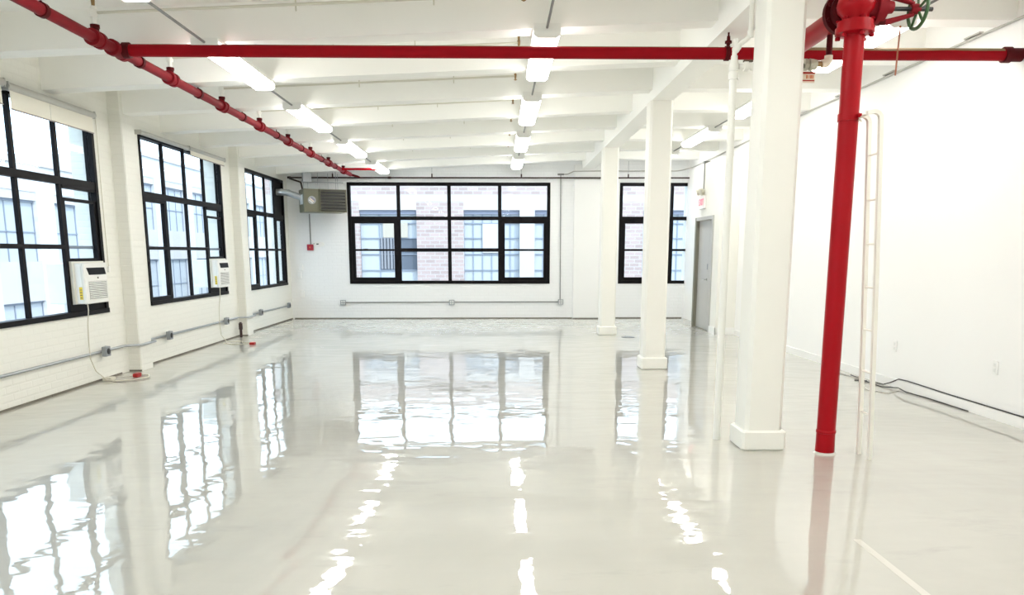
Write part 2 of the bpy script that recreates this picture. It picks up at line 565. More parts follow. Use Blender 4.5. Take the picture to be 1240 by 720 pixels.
# dark uneven joint where walls meet the floor
def joint(name, pts, label):
    m = MB()
    for (x0, x1, y0, y1) in pts:
        m.box(x0, x1, y0, y1, 0, 0.02)
    tag(m.build(name, 'caulk_line'), label, 'floor joint', kind='structure')
segs = []
y = 3.0
while y < 17.5:
    d = random.uniform(0.15, 0.6)
    if not any(abs(y + d / 2 - p) < 0.17 + d / 2 for p in (5.66, 9.87, 14.08)):
        segs.append((XL, XL + random.uniform(0.006, 0.018), y, min(y + d, 17.55)))
    y += d
for p in (5.66, 9.87, 14.08):
    segs.append((XL, XL + 0.16, p - 0.18, p - 0.17))
joint('trim_1', segs, 'dark crack between the left wall and the floor')
segs = []
x = XL + 0.05
while x < 1.7:
    d = random.uniform(0.2, 0.9)
    segs.append((x, min(x + d, 1.74), YB - random.uniform(0.006, 0.016), YB))
    x += d
segs += [(1.74, 2.34, YB - 0.112, YB - 0.10), (2.35, 4.3, YB - 0.012, YB)]
joint('trim_2', segs, 'dark crack between the end wall and the floor')

# ------------------------------------------------------------------ windows
def steel_window(name, axis, a0, a1, z0, z1, plane, inward, label, sash_cols, blank=None, ac_col=None):
    """axis 'y': window in the left wall (inside is +x); axis 'x': window in the end wall (inside is -y).
    Four panes wide, three rows; sash_cols carry heavy hung sashes in the two lower rows."""
    def bx(p, q, za, zb, d0, d1):
        # d measured from the wall plane towards the room
        if axis == 'y':
            return B(plane + min(d0, d1), plane + max(d0, d1), p, q, za, zb)
        return B(p, q, plane - max(d0, d1), plane - min(d0, d1), za, zb)
    mid = (a0 + a1) / 2
    root = thing(name, (plane, mid, z0) if axis == 'y' else (mid, plane, z0), label, 'window', kind='structure')
    zb, zt = 1.565, 2.275        # thin bar and heavy transom
    F = 0.055 if axis == 'y' else 0.07
    D0, D1 = -0.09, 0.012
    def bar(nm, p, q, za, zc, d0=-.048, d1=-.008, par=root, mt='black_frame'):
        return bx(p, q, za, zc, d0, d1).build(nm, mt, par)
    bar('frame_rail', a0, a1, z1 - F, z1, D0, D1)
    bar('frame_rail', a0, a1, z0, z0 + F, D0, 0.02)
    bar('frame_stile', a0, a0 + F, z0 + F, z1 - F, D0, D1)
    bar('frame_stile', a1 - F, a1, z0 + F, z1 - F, D0, D1)
    w = (a1 - a0) / 4
    edges = [a0 + F] + [a0 + w * i for i in (1, 2, 3)] + [a1 - F]
    H = 0.024 if axis == 'y' else 0.04
    bar('transom', a0 + F, a1 - F, zt - 0.04, zt + 0.04, -.06, .004)
    for i in (1, 2, 3):
        bar('mullion', edges[i] - H, edges[i] + H, z0 + F, zt - 0.04)
        bar('mullion', edges[i] - H, edges[i] + H, zt + 0.04, z1 - F)
    def pane(p, q, za, zc, d=-0.045):
        bx(p, q, za, zc, d - 0.003, d + 0.003).build('pane', 'glass', root)
    for i in range(4):
        p = edges[i] + (H if i else 0)
        q = edges[i + 1] - (H if i < 3 else 0)
        # top row
        if blank == i:
            bar('blank_panel', p, q, zt + 0.04, z1 - F, -0.05, -0.03, root, 'dark_panel')
        else:
            pane(p, q, zt + 0.04, z1 - F)
        if i == ac_col:
            # raised sash above an air conditioner
            s = 0.035
            zs0, zs1 = 1.405, 2.10
            bar('sash_rail', p, q, zs0, zs0 + s)
            bar('sash_rail', p, q, zs1 - s, zs1)
            bar('sash_rail', p, q, zt - 0.075, zt - 0.04, -0.07, 0.0)
            bar('sash_stile', p, p + s, zs0 + s, zs1 - s)
            bar('sash_stile', q - s * 1.5, q, zs0 + s, zs1 - s)
            pane(p + s, q - s * 1.5, zs0 + s, zs1 - s)
            pane(p, q, zs1, zt - 0.075, -0.06)
            bar('sash_rail', p, q, zb - 0.02, zb + 0.015, -0.085, -0.062, root, 'facade_bar')
            bar('sash_rail', p, q, z0 + F, 0.925)
        elif i in sash_cols:
            s = 0.05 if axis == 'y' else 0.075
            zlo, zhi = z0 + F, zt - 0.04
            bar('sash_rail', p, q, zlo, zlo + s, -0.06, -0.005)
            bar('sash_rail', p, q, zhi - s, zhi, -0.06, -0.005)
            bar('sash_stile', p, p + s, zlo + s, zhi - s, -0.06, -0.005)
            bar('sash_stile', q - s, q, zlo + s, zhi - s, -0.06, -0.005)
            bar('meeting_rail', p + s, q - s, zb - 0.022, zb + 0.022, -0.06, -0.005)
            lk = bx((p + q) / 2 - 0.26, (p + q) / 2 - 0.16, zb + 0.022, zb + 0.036, -0.05, -0.02)
            lk.build('sash_lock', 'galvanized', root)
            pane(p + s, q - s, zlo + s, zb - 0.022)
            pane(p + s, q - s, zb + 0.022, zhi - s, -0.065)
        else:
            bar('glazing_bar', p, q, zb - H, zb + H)
            pane(p, q, z0 + F, zb - H)
            pane(p, q, zb + H, zt - 0.04)
    return root
steel_window('window_1', 'y', *LEFT_WINS[3], WZ0, WZ1, XL, 1, 'black steel window nearest on the left, cut by the photo edge', (0,), ac_col=3)
steel_window('window_2', 'y', *LEFT_WINS[4], WZ0, WZ1, XL, 1, 'black steel window between the two left wall pilasters', (0,), ac_col=3)
steel_window('window_3', 'y', *LEFT_WINS[5], WZ0, WZ1, XL, 1, 'narrow black steel window by the far left corner with one dark blanked pane', (0, 3), blank=3)
steel_window('window_4', 'x', *BACK_WINS[0], BZ0, BZ1, YB, 1, 'wide black window of twelve panes in the end wall', (0, 3))
# second window in the end wall, its right side runs behind the boxed-out wall
def window_right():
    a0, a1, z0, z1 = 2.79, 4.33, BZ0, BZ1
    root = thing('window_5', ((a0 + a1) / 2, YB, z0), 'black window in the end wall seen between the white columns', 'window', kind='structure')
    def bar(nm, p, q, za, zc, d0=-0.09, d1=0.012, mt='black_frame'):
        B(p, q, YB - d1, YB - d0, za, zc).build(nm, mt, root)
    F = 0.07
    bar('frame_rail', a0, a1, z1 - F, z1)
    bar('frame_rail', a0, a1, z0, z0 + F)
    bar('frame_stile', a0, a0 + F, z0 + F, z1 - F)
    bar('transom', a0 + F, a1, 2.235, 2.315)
    bar('mullion', 3.95, 4.03, z0 + F, 2.235)
    bar('mullion', 3.96, 4.02, 2.315, z1 - F)
    s = 0.075
    for p, q in ((a0 + F, 3.95),):
        bar('sash_rail', p, q, z0 + F, z0 + F + s, -0.06, -0.005)
        bar('sash_rail', p, q, 2.235 - s, 2.235, -0.06, -0.005)
        bar('sash_stile', p, p + s, z0 + F + s, 2.235 - s, -0.06, -0.005)
        bar('sash_stile', q - s, q, z0 + F + s, 2.235 - s, -0.06, -0.005)
        bar('meeting_rail', p + s, q - s, 1.543, 1.587, -0.06, -0.005)
    bar('glazing_bar', 4.03, a1, 1.54, 1.59)
    def pane(p, q, za, zc):
        B(p, q, YB + 0.042, YB + 0.048, za, zc).build('pane', 'glass', root)
    pane(a0 + F, 3.96, 2.315, z1 - F)
    pane(4.02, a1, 2.315, z1 - F)
    pane(a0 + F + s, 3.95 - s, z0 + F + s, 1.543)
    pane(a0 + F + s, 3.95 - s, 1.587, 2.235 - s)
    pane(4.03, a1, z0 + F, 1.54)
    pane(4.03, a1, 1.59, 2.235)
window_right()
steel_window('window_6', 'y', *LEFT_WINS[2], WZ0, WZ1, XL, 1, 'black steel window on the left wall beyond the photo edge', (0, 3))
steel_window('window_7', 'y', *LEFT_WINS[1], WZ0, WZ1, XL, 1, 'black steel window added for light on the left wall behind the viewpoint', (0, 3))
steel_window('window_8', 'y', *LEFT_WINS[0], WZ0, WZ1, XL, 1, 'last black steel window on the left wall, added for light far behind the viewpoint', (0, 3))

# ------------------------------------------------------------------ columns
def support_column(y0, label):
    cx, cy = 2.045, y0 + 0.165
    root = thing('support_column', (cx, cy, 0), label, 'column', 'white columns under the girder')
    B(cx - 0.17, cx + 0.17, y0, y0 + 0.33, 0, 0.155, 0.018).build('plinth', 'column_paint', root)
    r = 0.143
    c = 0.028
    def ring(z):
        a, b, e, d = cx - r, cx + r, cy - r, cy + r
        return [(a + c, e, z), (b - c, e, z), (b, e + c, z), (b, d - c, z), (b - c, d, z), (a + c, d, z), (a, d - c, z), (a, e + c, z)]
    MB().loft([ring(0.155), ring(3.355)]).build('shaft', 'column_paint', root)
support_column(5.60, 'nearest thick white square column beside the red standpipe')
support_column(9.71, 'middle of the three white square columns')
support_column(13.94, 'farthest and thinnest looking white square column near the end wall')

# ------------------------------------------------------------------ ceiling lights
LIGHT_Y = [(-7.6, -5.9), (-4.75, -3.05), (-1.86, -0.17), (1.02, 2.72), (3.92, 5.60), (6.80, 8.47), (9.55, 11.30), (12.45, 14.22), (15.30, 17.05)]  # first three per row are unseen, added to brighten beams and near ceiling
ROWS = {'left': (-2.46, 3.195), 'middle': (0.43, 3.30), 'right': (3.47, 3.40)}
ORD = ['added for brightness at the very back of the room', 'added for brightness well back behind the viewpoint', 'added for brightness far behind the viewpoint', 'behind the viewpoint', 'above the photo edge', 'nearest the red crossing pipe', 'second along from the red crossing pipe', 'third along from the red crossing pipe', 'farthest, by the end wall']
def ceiling_light(x, zb, y0, y1, label):
    zt = soffit(x) if x < 1.9 else 3.5
    root = thing('ceiling_light', (x, (y0 + y1) / 2, zb), label, 'ceiling light', 'fluorescent ceiling lights')
    w = 0.115
    B(x - w, x + w, y0, y1, zb + 0.06, zt - 0.002).build('housing', 'fixture_white', root)
    ym = (y0 + y1) / 2
    poly = [(x - w + .003, zb + .06), (x - w + .005, zb + .022), (x - w + .038, zb), (x + w - .038, zb), (x + w - .005, zb + .022), (x + w - .003, zb + .06)]
    for a, b in ((y0 + 0.02, ym - 0.008), (ym + 0.008, y1 - 0.02)):
        MB().prism(poly, 'y', a, b).build('lens', 'lamp_lens', root)
    big = [(x + (px_ - x) * 1.03, zb + .032 + (pz_ - zb - .032) * 1.1) for px_, pz_ in poly]
    for a, b in ((y0, y0 + 0.02), (y1 - 0.02, y1)):
        MB().prism(big, 'y', a, b).build('end_cap', 'fixture_white', root)
    MB().prism(big, 'y', ym - 0.008, ym + 0.008).build('seam', 'lens_seam', root)
for row, (x, zb) in ROWS.items():
    for k, (y0, y1) in enumerate(LIGHT_Y):
        ceiling_light(x, zb, y0, y1, 'long white fluorescent light in the %s ceiling row, %s' % (row, ORD[k]))
    zc = (soffit(x) if x < 1.9 else 3.5) - 0.035
    for k in range(len(LIGHT_Y) - 1):
        a, b = LIGHT_Y[k][1], LIGHT_Y[k + 1][0]
        o = MB().tube([(x, a, zc), (x, b, zc)], 0.011, 8).build('light_conduit', 'conduit_grey', smooth=True)
        tag(o, 'thin grey %s row conduit leading to the light %s' % (row, ORD[k + 1]), 'conduit', 'conduits joining the ceiling lights')
    o = MB().tube([(x, LIGHT_Y[-1][1], zc), (x, YB, zc)], 0.011, 8).build('light_conduit', 'conduit_grey', smooth=True)
    tag(o, 'short grey conduit from the last %s row light to the end wall' % row, 'conduit', 'conduits joining the ceiling lights')

# ------------------------------------------------------------------ red sprinkler pipes
SX, SZ, SY = -3.20, 3.185, 6.83          # line along the windows; main across
TEES = [5.07 + 1.41 * k for k in range(9)]
line = thing('sprinkler_line', (SX, 6.0, SZ - 0.05), 'long red sprinkler pipe running along the ceiling above the left windows', 'pipe')
MB().tube([(SX, YF + .1, SZ), (SX, 12.0, SZ), (SX, 17.1, SZ)], 0.043, 16).build('pipe', 'red_aged_shaded', line, True)
for y in TEES:
    o = MB().turn((SX, y - .07, SZ), (SX, y + .07, SZ), [(0, .046), (0, .066), (.035, .066), (.037, .056), (.10, .056), (.102, .066), (.14, .066), (.14, .046)]).build('tee', 'red_aged_shaded', line, True)
    MB().turn((SX, y, SZ + .03), (SX, y, SZ + .1), [(0, .03), (.05, .03), (.05, .036), (.075, .036)], 14).build('outlet', 'red_dark', o, True)
for y in [5.75, 7.22, 8.58, 10.0, 11.5, 12.9, 14.35, 15.5]:
    o = MB().turn((SX, y - .022, SZ), (SX, y + .022, SZ), [(0, .044), (0, .053), (.044, .053), (.044, .044)]).build('hanger_ring', 'red_dark', line, True)
    MB().tube([(SX, y, SZ + .045), (SX, y, 3.55)], 0.006, 6).build('hanger_rod', 'red_dark', o, True)
MB().turn((SX, SY - .11, SZ), (SX, SY + .11, SZ), [(0, .045), (0, .066), (.05, .066), (.052, .058), (.168, .058), (.17, .066), (.22, .066), (.22, .045)]).build('cross_tee', 'red_aged_shaded', line, True)
MB().tube([(SX, 17.1, SZ), (SX + .12, 17.3, SZ - 0.02), (SX + 0.16, 17.32, SZ - .04)], [.03, .022, .02], 10).build('end_piece', 'red_dark', line, True)

main = thing('sprinkler_main', (0.5, SY, SZ - 0.05), 'straight red sprinkler main crossing the whole ceiling from side to side', 'pipe')
MB().tube([(SX + .05, SY, SZ), (XR(SY), SY, SZ)], 0.05, 20).build('pipe', 'red_paint', main, True)
MB().turn((SX + .05, SY, SZ), (SX + .2, SY, SZ), [(0, .052), (0, .064), (.055, .064), (.057, .052)]).build('coupling', 'red_dark', main, True)
MB().turn((XR(SY) - .16, SY, SZ), (XR(SY), SY, SZ), [(0, .05), (0, .066), (.06, .066), (.062, .056), (.16, .056)]).build('coupling', 'red_dark', main, True)
o = MB().turn((1.97, SY, SZ), (2.0, SY, SZ), [(-.012, .05), (-.012, .06), (.024, .06), (.024, .05)]).build('hanger_ring', 'red_dark', main, True)
MB().tube([(1.985, SY, SZ + .05), (1.985, SY, SZ + .17)], .008, 8).build('hanger_rod', 'red_dark', o, True)
MB().turn((1.985, SY, SZ + .05), (1.985, SY, SZ + .2), [(0, .012), (.03, .018), (.032, .03), (.05, .03), (.052, .016), (.09, .014)], 12).build('hanger_nut', 'red_dark', o, True)
def dust(x0, x1, a0, a1):
    m = MB()
    rings = []
    n = max(2, int((x1 - x0) / .12))
    for i in range(n + 1):
        lo = a0 + random.uniform(-7, 7)
        ring = []
        for rr, order in ((.0512, 1), (.0500, -1)):
            angs = [lo + (a1 - lo) * j / 4 for j in range(5)][::order]
            ring += [(x0 + (x1 - x0) * i / n, SY - rr * math.cos(math.radians(q)), SZ + rr * math.sin(math.radians(q))) for q in angs]
        rings.append(ring)
    m.loft(rings).build('dust_layer', 'dusty_red', main, True)
dust(2.25, XR(SY) - .17, 24, 95)
dust(-2.9, 1.9, 58, 100)
o = MB().tube([(3.42, SY - .06, 3.0), (3.425, SY - .06, 3.2), (3.43, SY - .06, 3.40)], .007, 8).build('hanging_rod', 'rust_rod', smooth=True)
tag(o, 'thin rusty rod hanging beside the red main near the right wall', 'rod')
o = MB().tube([(SX, 16.0, SZ), (SX + .8, 16.0, SZ)], .024, 12).build('sprinkler_stub', 'red_paint', smooth=True)
tag(o, 'short thin red pipe branching right near the end wall', 'pipe')

# white branch lines with sprinkler heads, one in each ceiling bay
names = ['above the photo edge', 'just before the red crossing pipe', 'just behind the red crossing pipe', 'in the third bay from the viewpoint', 'in the fourth bay from the viewpoint', 'in the fifth bay from the viewpoint', 'in the sixth bay from the viewpoint', 'in the seventh bay from the viewpoint', 'nearest the end wall']
for k, y in enumerate(TEES):
    def zb(x):
        return soffit(x) + 0.13
    root = thing('sprinkler_branch', (SX, y, SZ + .08), 'thin white sprinkler branch pipe under the ceiling %s' % names[k], 'pipe', 'white sprinkler branch pipes')
    MB().tube([(SX, y, SZ + .10), (SX, y, zb(SX) - .02)], .019, 10).build('riser', 'white_enamel', root, True)
    MB().turn((SX, y, zb(SX) - .035), (SX, y, zb(SX) + .05), [(0, .02), (0, .03), (.03, .032), (.055, .032), (.06, .024), (.085, .02)], 12).build('fitting', 'white_enamel', root, True)
    MB().tube([(SX, y, zb(SX) + .04), (SX, y, zb(SX) + .12)], [.012, .017], 8).build('sprinkler_head', 'brass_worn', root, True)
    MB().tube([(SX, y, zb(SX)), (0.22, y, zb(0.22))], .0115, 8).build('pipe', 'branch_paint_shaded', root, True)
    for x in (-1.6, -0.5 if k % 2 else -0.8):
        o = MB().tube([(x, y, zb(x) - .05), (x, y, zb(x) + .06)], .0065, 6).build('hanger', 'branch_paint_shaded', root, True)
    MB().turn((0.22, y, zb(.22) - .05), (0.22, y, zb(.22) + .06), [(0, .006), (.01, .022), (.014, .008), (.04, .014), (.07, .016), (.075, .012), (.11, .012)], 10).build('sprinkler_head', 'brass_worn', root, True)

# ------------------------------------------------------------------ standpipe with gate valve
PX, PY = 2.485, 5.53
sp = thing('standpipe', (PX, PY, 0), 'thick glossy red fire standpipe rising from floor with gate valve on top', 'standpipe')
MB().tube([(PX, PY, 0), (PX, PY, .18), (PX, PY, 2.99)], [.070, .067, .067], 28).build('riser', 'red_fresh', sp, True)
MB().turn((PX, PY, 0), (PX, PY, .03), [(0, .085), (.006, .08), (.016, .069)], 24).build('floor_collar', 'floor_stripe', sp, True)
MB().turn((PX, PY, .16), (PX, PY, .19), [(0, .067), (.002, .0715), (.02, .0715), (.026, .067)], 28).build('repair_sleeve', 'red_fresh', sp, True)
o = MB().turn((PX, PY, 2.415), (PX, PY, 2.47), [(0, .067), (0, .074), (.05, .074), (.05, .067)], 28).build('clamp_band', 'red_fresh', sp, True)
MB().box(PX + .03, PX + .05, PY - .095, PY - .06, 2.43, 2.455).build('clamp_bolt', 'red_fresh', o)
fl = MB().turn((PX, PY, 2.985), (PX, PY, 3.1), [(0, .07), (.004, .105), (.01, .128), (.05, .128), (.052, .118), (.09, .118), (.092, .095)], 28).build('flange', 'red_fresh', sp, True)
for k in range(6):
    a = PI / 6 + k * PI / 3
    bx_, by_ = PX + .108 * math.cos(a), PY + .108 * math.sin(a)
    MB().turn((bx_, by_, 2.965), (bx_, by_, 3.10), [(0, .017), (.02, .017), (.02, .009), (.115, .009), (.115, .017), (.13, .017)], 6).build('bolt', 'red_paint', fl)
vb = MB().turn((PX, PY, 3.08), (PX, PY, 3.5), [(0, .085), (.03, .09), (.06, .12), (.10, .13), (.14, .12), (.17, .09), (.20, .085), (.20, .125), (.24, .125), (.24, .07), (.42, .068)], 28).build('valve_body', 'red_fresh', sp, True)
MB().turn((PX, PY, 3.17), (PX + .3, PY, 3.17), [(0, .09), (.10, .085), (.115, .085), (.115, .115), (.15, .115), (.152, .10), (.185, .10), (.185, .05), (.20, .045), (.25, .04), (.25, .03)], 24).build('bonnet', 'red_aged_shaded', sp, True)  # darker red here and on the yoke paints in their shadow
for s_, zz in ((1, 3.245), (-1, 3.075)):
    MB().tube([(PX + .17, PY, zz), (PX + .22, PY, zz), (PX + .40, PY, 3.16 + s_ * .035)], [.02, .021, .014], 10).build('yoke_arm', 'red_aged_shaded', sp, True)
    MB().turn((PX + .13, PY, zz), (PX + .23, PY, zz), [(0, .018), (.02, .024), (.05, .024), (.08, .02)], 8).build('yoke_bolt', 'red_dark', sp, True)
MB().turn((PX + .38, PY, 3.16), (PX + .44, PY, 3.16), [(0, .03), (.03, .036), (.06, .03)], 14).build('yoke_hub', 'red_aged_shaded', sp, True)
MB().tube([(PX + .19, PY, 3.16), (PX + .53, PY, 3.16)], .0145, 12).build('stem', 'stem_black', sp, True)
hw = MB().torus((PX + .43, PY, 3.16), (1, 0, 0), .125, .0125).build('handwheel', 'valve_green', sp, True)
for k in range(5):
    a = PI / 2 + k * 2 * PI / 5
    MB().tube([(PX + .43, PY + .03 * math.cos(a), 3.16 + .03 * math.sin(a)), (PX + .43, PY + .12 * math.cos(a), 3.16 + .12 * math.sin(a))], .009, 8).build('spoke', 'valve_green', hw, True)
# feed pipe running back to the main
MB().tube([(PX, PY + .05, SZ), (PX, SY, SZ)], .075, 24).build('feed_pipe', 'red_fresh', sp, True)
ff = MB().turn((PX, PY + .10, SZ), (PX, PY + .3, SZ), [(0, .10), (.01, .125), (.04, .125), (.04, .105), (.065, .105), (.066, .15), (.11, .15), (.112, .08)], 28).build('feed_flange', 'red_dark', sp, True)
for k in range(8):
    a = PI / 8 + k * PI / 4
    p = (PX + .128 * math.cos(a), PY + .15, SZ + .128 * math.sin(a))
    MB().turn(p, (p[0], p[1] + .08, p[2]), [(0, .013), (.075, .013)], 6).build('bolt', 'red_dark', ff)

# drain from the feed pipe, round the back of the column to the white pipe
DY = 5.985
dr = thing('drain_branch', (2.2, DY, 2.86), 'small dark drain pipe with brass elbow behind the nearest column', 'pipe')
MB().tube([(2.505, DY, SZ - .07), (2.505, DY, 2.945)], .022, 12).build('drop', 'red_dark', dr, True)
MB().tube([(2.505, DY, 2.965), (2.505, DY, 2.93), (2.49, DY, 2.912), (2.455, DY, 2.905)], [.03, .032, .034, .03], 12).build('elbow', 'tag_cream', dr, True)
MB().tube([(2.46, DY, 2.905), (2.40, DY, 2.905)], .02, 10).build('nipple', 'brass_worn', dr, True)
MB().turn((2.42, DY, 2.90), (2.30, DY, 2.90), [(0, .026), (.004, .036), (.035, .042), (.06, .045), (.062, .03), (.075, .03), (.075, .044), (.1, .044), (.1, .03)], 8).build('union', 'union_grey', dr)
MB().tube([(2.33, DY, 2.89), (1.95, DY, 2.885), (1.84, DY, 2.885)], .018, 10).build('cross_pipe', 'union_dark', dr, True)
MB().turn((1.95, DY, 2.885), (1.82, DY, 2.885), [(0, .022), (0, .03), (.03, .03), (.034, .022), (.055, .022), (.055, .036), (.085, .036), (.085, .022), (.12, .022)], 12).build('valve', 'white_enamel', dr, True)
MB().box(1.86, 1.93, DY - .012, DY + .012, 2.917, 2.93).build('lever', 'union_dark', dr)
# white drain pipe
WX = 1.79
wp = thing('drain_pipe', (WX, DY, 0), 'slim white vertical drain pipe standing left of the nearest column', 'pipe')
MB().tube([(WX, DY, 0), (WX, DY, 2.83)], .0285, 16).build('lower_pipe', 'white_enamel', wp, True)
MB().turn((WX, DY, 2.79), (WX, DY, 2.97), [(0, .029), (0, .038), (.045, .038), (.05, .034), (.06, .030), (.065, .036), (.10, .036), (.13, .03), (.135, .026), (.17, .024)], 16).build('tee', 'white_enamel', wp, True)
MB().tube([(WX, DY, 2.95), (WX, DY, 3.005), (WX + .02, DY, 3.03), (WX + .095, DY, 3.085), (WX + .115, DY, 3.12), (WX + .115, DY, 3.354)], .0185, 14).build('upper_pipe', 'white_enamel', wp, True)
MB().turn((WX - .002, DY, 2.99), (WX + .04, DY, 3.05), [(0, .022), (.01, .028), (.05, .028), (.06, .02)], 12).build('elbow', 'white_enamel', wp, True)
MB().turn((WX + .115, DY, 3.09), (WX + .115, DY, 3.2), [(0, .02), (.01, .025), (.05, .025), (.05, .02)], 12).build('coupling', 'white_enamel', wp, True)
MB().turn((WX + .01, DY, 3.03), (WX + .0, DY - .01, 3.10), [(0, .016), (.03, .016), (.03, .02), (.05, .02)], 10).build('plug', 'white_enamel', wp, True)
# tag hanging on the drain valve
tg = thing('valve_tag', (2.40, 6.04, 2.79), 'small cream tag with red print hanging beside the nearest column', 'tag')
B(2.30, 2.432, 6.04, 6.044, 2.782, 2.862).build('plate', 'tag_cream', tg)
B(2.30, 2.43, 6.0385, 6.04, 2.846, 2.86).build('print_band', 'tag_red', tg)
B(2.30, 2.43, 6.0385, 6.04, 2.793, 2.803).build('print_band', 'tag_red', tg)
for xx, w_ in ((2.365, .012), (2.385, .006), (2.396, .012), (2.412, .008)):
    B(xx, xx + w_, 6.0385, 6.04, 2.812, 2.838).build('print_stroke', 'tag_orange', tg)
MB().tube([(2.40, 6.042, 2.86), (2.39, 6.02, 2.88)], .003, 6).build('wire', 'union_dark', tg)

# ------------------------------------------------------------------ ladder tied to the standpipe
ld = thing('rack_ladder', (2.73, 5.42, 0), 'narrow off-white metal ladder standing right of the red standpipe, tied on top', 'ladder')
def flat_rail(yc, ztop):
    pts = []
    for t in range(0, 9):
        z = ztop * t / 8
        pts.append((2.738 - 0.115 * (z / 2.45) ** 1.15, z))
    x0 = pts[-1][0]
    for a in (25, 50, 75, 90):
        pts.append((x0 - .05 + .05 * math.cos(math.radians(a)), ztop + .05 * math.sin(math.radians(a))))
    pts += [(x0 - .10, ztop + .04)]
    rings = []
    hw_, ht = .013, .016
    for i, (x, z) in enumerate(pts):
        a = pts[max(i - 1, 0)]
        b = pts[min(i + 1, len(pts) - 1)]
        d = Vector((b[0] - a[0], 0, b[1] - a[1])).normalized()
        nrm = Vector((d.z, 0, -d.x))
        c = Vector((x, yc, z))
        rings.append([c + nrm * hw_ + Vector((0, ht, 0)), c + nrm * hw_ - Vector((0, ht, 0)), c - nrm * hw_ - Vector((0, ht, 0)), c - nrm * hw_ + Vector((0, ht, 0))])
    return MB().loft(rings).build('rail', 'ladder_white', ld)
flat_rail(5.51, 2.40)
flat_rail(5.345, 2.40)
for k in range(8):
    z = .33 + .308 * k
    if z < 2.4:
        x = 2.738 - 0.115 * (z / 2.45) ** 1.15
        MB().tube([(x, 5.355, z), (x, 5.50, z)], .0075, 8).build('rung', 'ladder_white', ld, True)
MB().tube([(2.545, 5.345, 2.438), (2.53, 5.44, 2.43), (2.525, 5.462, 2.44), (2.54, 5.45, 2.40)], .006, 6).build('tie_cord', 'cord_beige', ld, True)
MB().tube([(2.545, 5.51, 2.438), (2.545, 5.46, 2.445), (2.525, 5.455, 2.41)], .005, 6).build('tie_cord', 'cord_beige', ld, True)

# ------------------------------------------------------------------ window air conditioners
def air_conditioner(y0, y1, yw0, yw1, label, cord):
    xf = XL + 0.125
    z0, z1 = 0.932, 1.385
    root = thing('air_conditioner', (XL, (y0 + y1) / 2, z0), label, 'air conditioner', 'window air conditioners')
    B(XL - .30, xf - .03, y0, y1, z0, z1, .012).build('case', 'ac_white', root)
    fr = B(xf - .03, xf, y0 - .004, y1 + .004, z0 - .002, z1 + .004, .014).build('front_panel', 'ac_white', root)
    w = y1 - y0
    # display window, slightly trapezoid
    MB().prism([(y0 + .10 * w, z1 - .05), (y1 - .12 * w, z1 - .05), (y1 - .06 * w, z1 - .13), (y0 + .20 * w, z1 - .13)], 'x', xf - .002, xf + .004).build('display', 'display_black', fr)
    B(xf, xf + .004, y0 + .55 * w, y0 + .59 * w, z1 - .175, z1 - .155).build('badge', 'label_print', fr)
    B(xf, xf + .001, y0 + .16 * w, y1 - .06 * w, z0 + .045, z1 - .20).build('vent_recess', 'ac_slot', fr)
    n = 11
    for k in range(n):
        z = z0 + .05 + k * (z1 - .205 - z0 - .05) / (n - 1)
        MB().prism([(xf, z - .005), (xf + .008, z - .009), (xf + .010, z - .004), (xf, z + .005)], 'y', y0 + .15 * w, y1 - .05 * w).build('slat', 'ac_white', fr)
    # energy sticker on the side facing the viewer
    st = B(XL + .055, XL + .09, y0 - .001, y0, z0 + .05, z0 + .19).build('energy_sticker', 'label_yellow', root)
    for k in range(4):
        B(XL + .06, XL + .085, y0 - .002, y0 - .001, z0 + .065 + k * .03, z0 + .073 + k * .03).build('sticker_print', 'label_print', st)
    B(XL - .05, XL + .02, yw0, y0, z0, z1 + .02).build('side_filler', 'ac_filler', root)
    B(XL - .05, XL + .02, y1, yw1, z0, z1 + .02).build('side_filler', 'ac_filler', root)
    B(XL - .05, XL + .02, y0, y1, z1, z1 + .02).build('top_rail', 'ac_filler', root)
    MB().tube(cord, .0065, 8).build('power_cord', 'cord_beige', root, True)
    return root
a = air_conditioner(8.60, 9.10, 8.56, 9.245, 'white window air conditioner in the nearest left window',
    [(XL + .10, 8.66, .94), (XL + .10, 8.665, .86), (XL + .05, 8.72, .7), (XL + .03, 8.74, .5), (XL + .035, 8.73, .3), (XL + .05, 8.80, .14), (XL + .13, 8.86, .03), (XL + .2, 8.90, .008), (XL + .38, 8.98, .008), (XL + .47, 9.2, .008), (XL + .40, 9.35, .008), (XL + .30, 9.36, .012)])
B(XL + .27, XL + .33, 9.20, 9.32, 0, .045, .008).build('plug', 'plug_red', a)
B(XL + .04, XL + .15, 8.93, 9.05, 0, .04, .008).build('cord_adapter', 'cord_beige', a)
MB().tube([(XL + .10, 9.0, .02), (XL + .16, 9.2, .008), (XL + .26, 9.25, .012)], .005, 6).build('adapter_cord', 'cord_grey', a, True)
MB().tube([(XL + .20, 8.86, .006), (XL + .36, 8.85, .006), (XL + .5, 8.98, .006), (XL + .52, 9.12, .006)], .005, 6).build('cord_tail', 'cord_grey', a, True)
a = air_conditioner(12.72, 13.22, 12.69, 13.385, 'white window air conditioner in the left window between the pilasters',
    [(XL + .10, 12.80, .94), (XL + .09, 12.81, .8), (XL + .05, 12.84, .6), (XL + .04, 12.84, .35), (XL + .05, 12.86, .12), (XL + .12, 12.9, .01), (XL + .35, 13.0, .008), (XL + .42, 12.8, .008), (XL + .62, 12.76, .008), (XL + .66, 12.6, .008)])
B(XL + .62, XL + .70, 12.52, 12.62, 0, .04, .008).build('plug', 'plug_red', a)
MB().tube([(XL + .12, 12.75, .006), (XL + .3, 12.55, .006), (XL + .5, 12.6, .006), (XL + .62, 12.56, .012)], .005, 6).build('cord_tail', 'cord_beige', a, True)

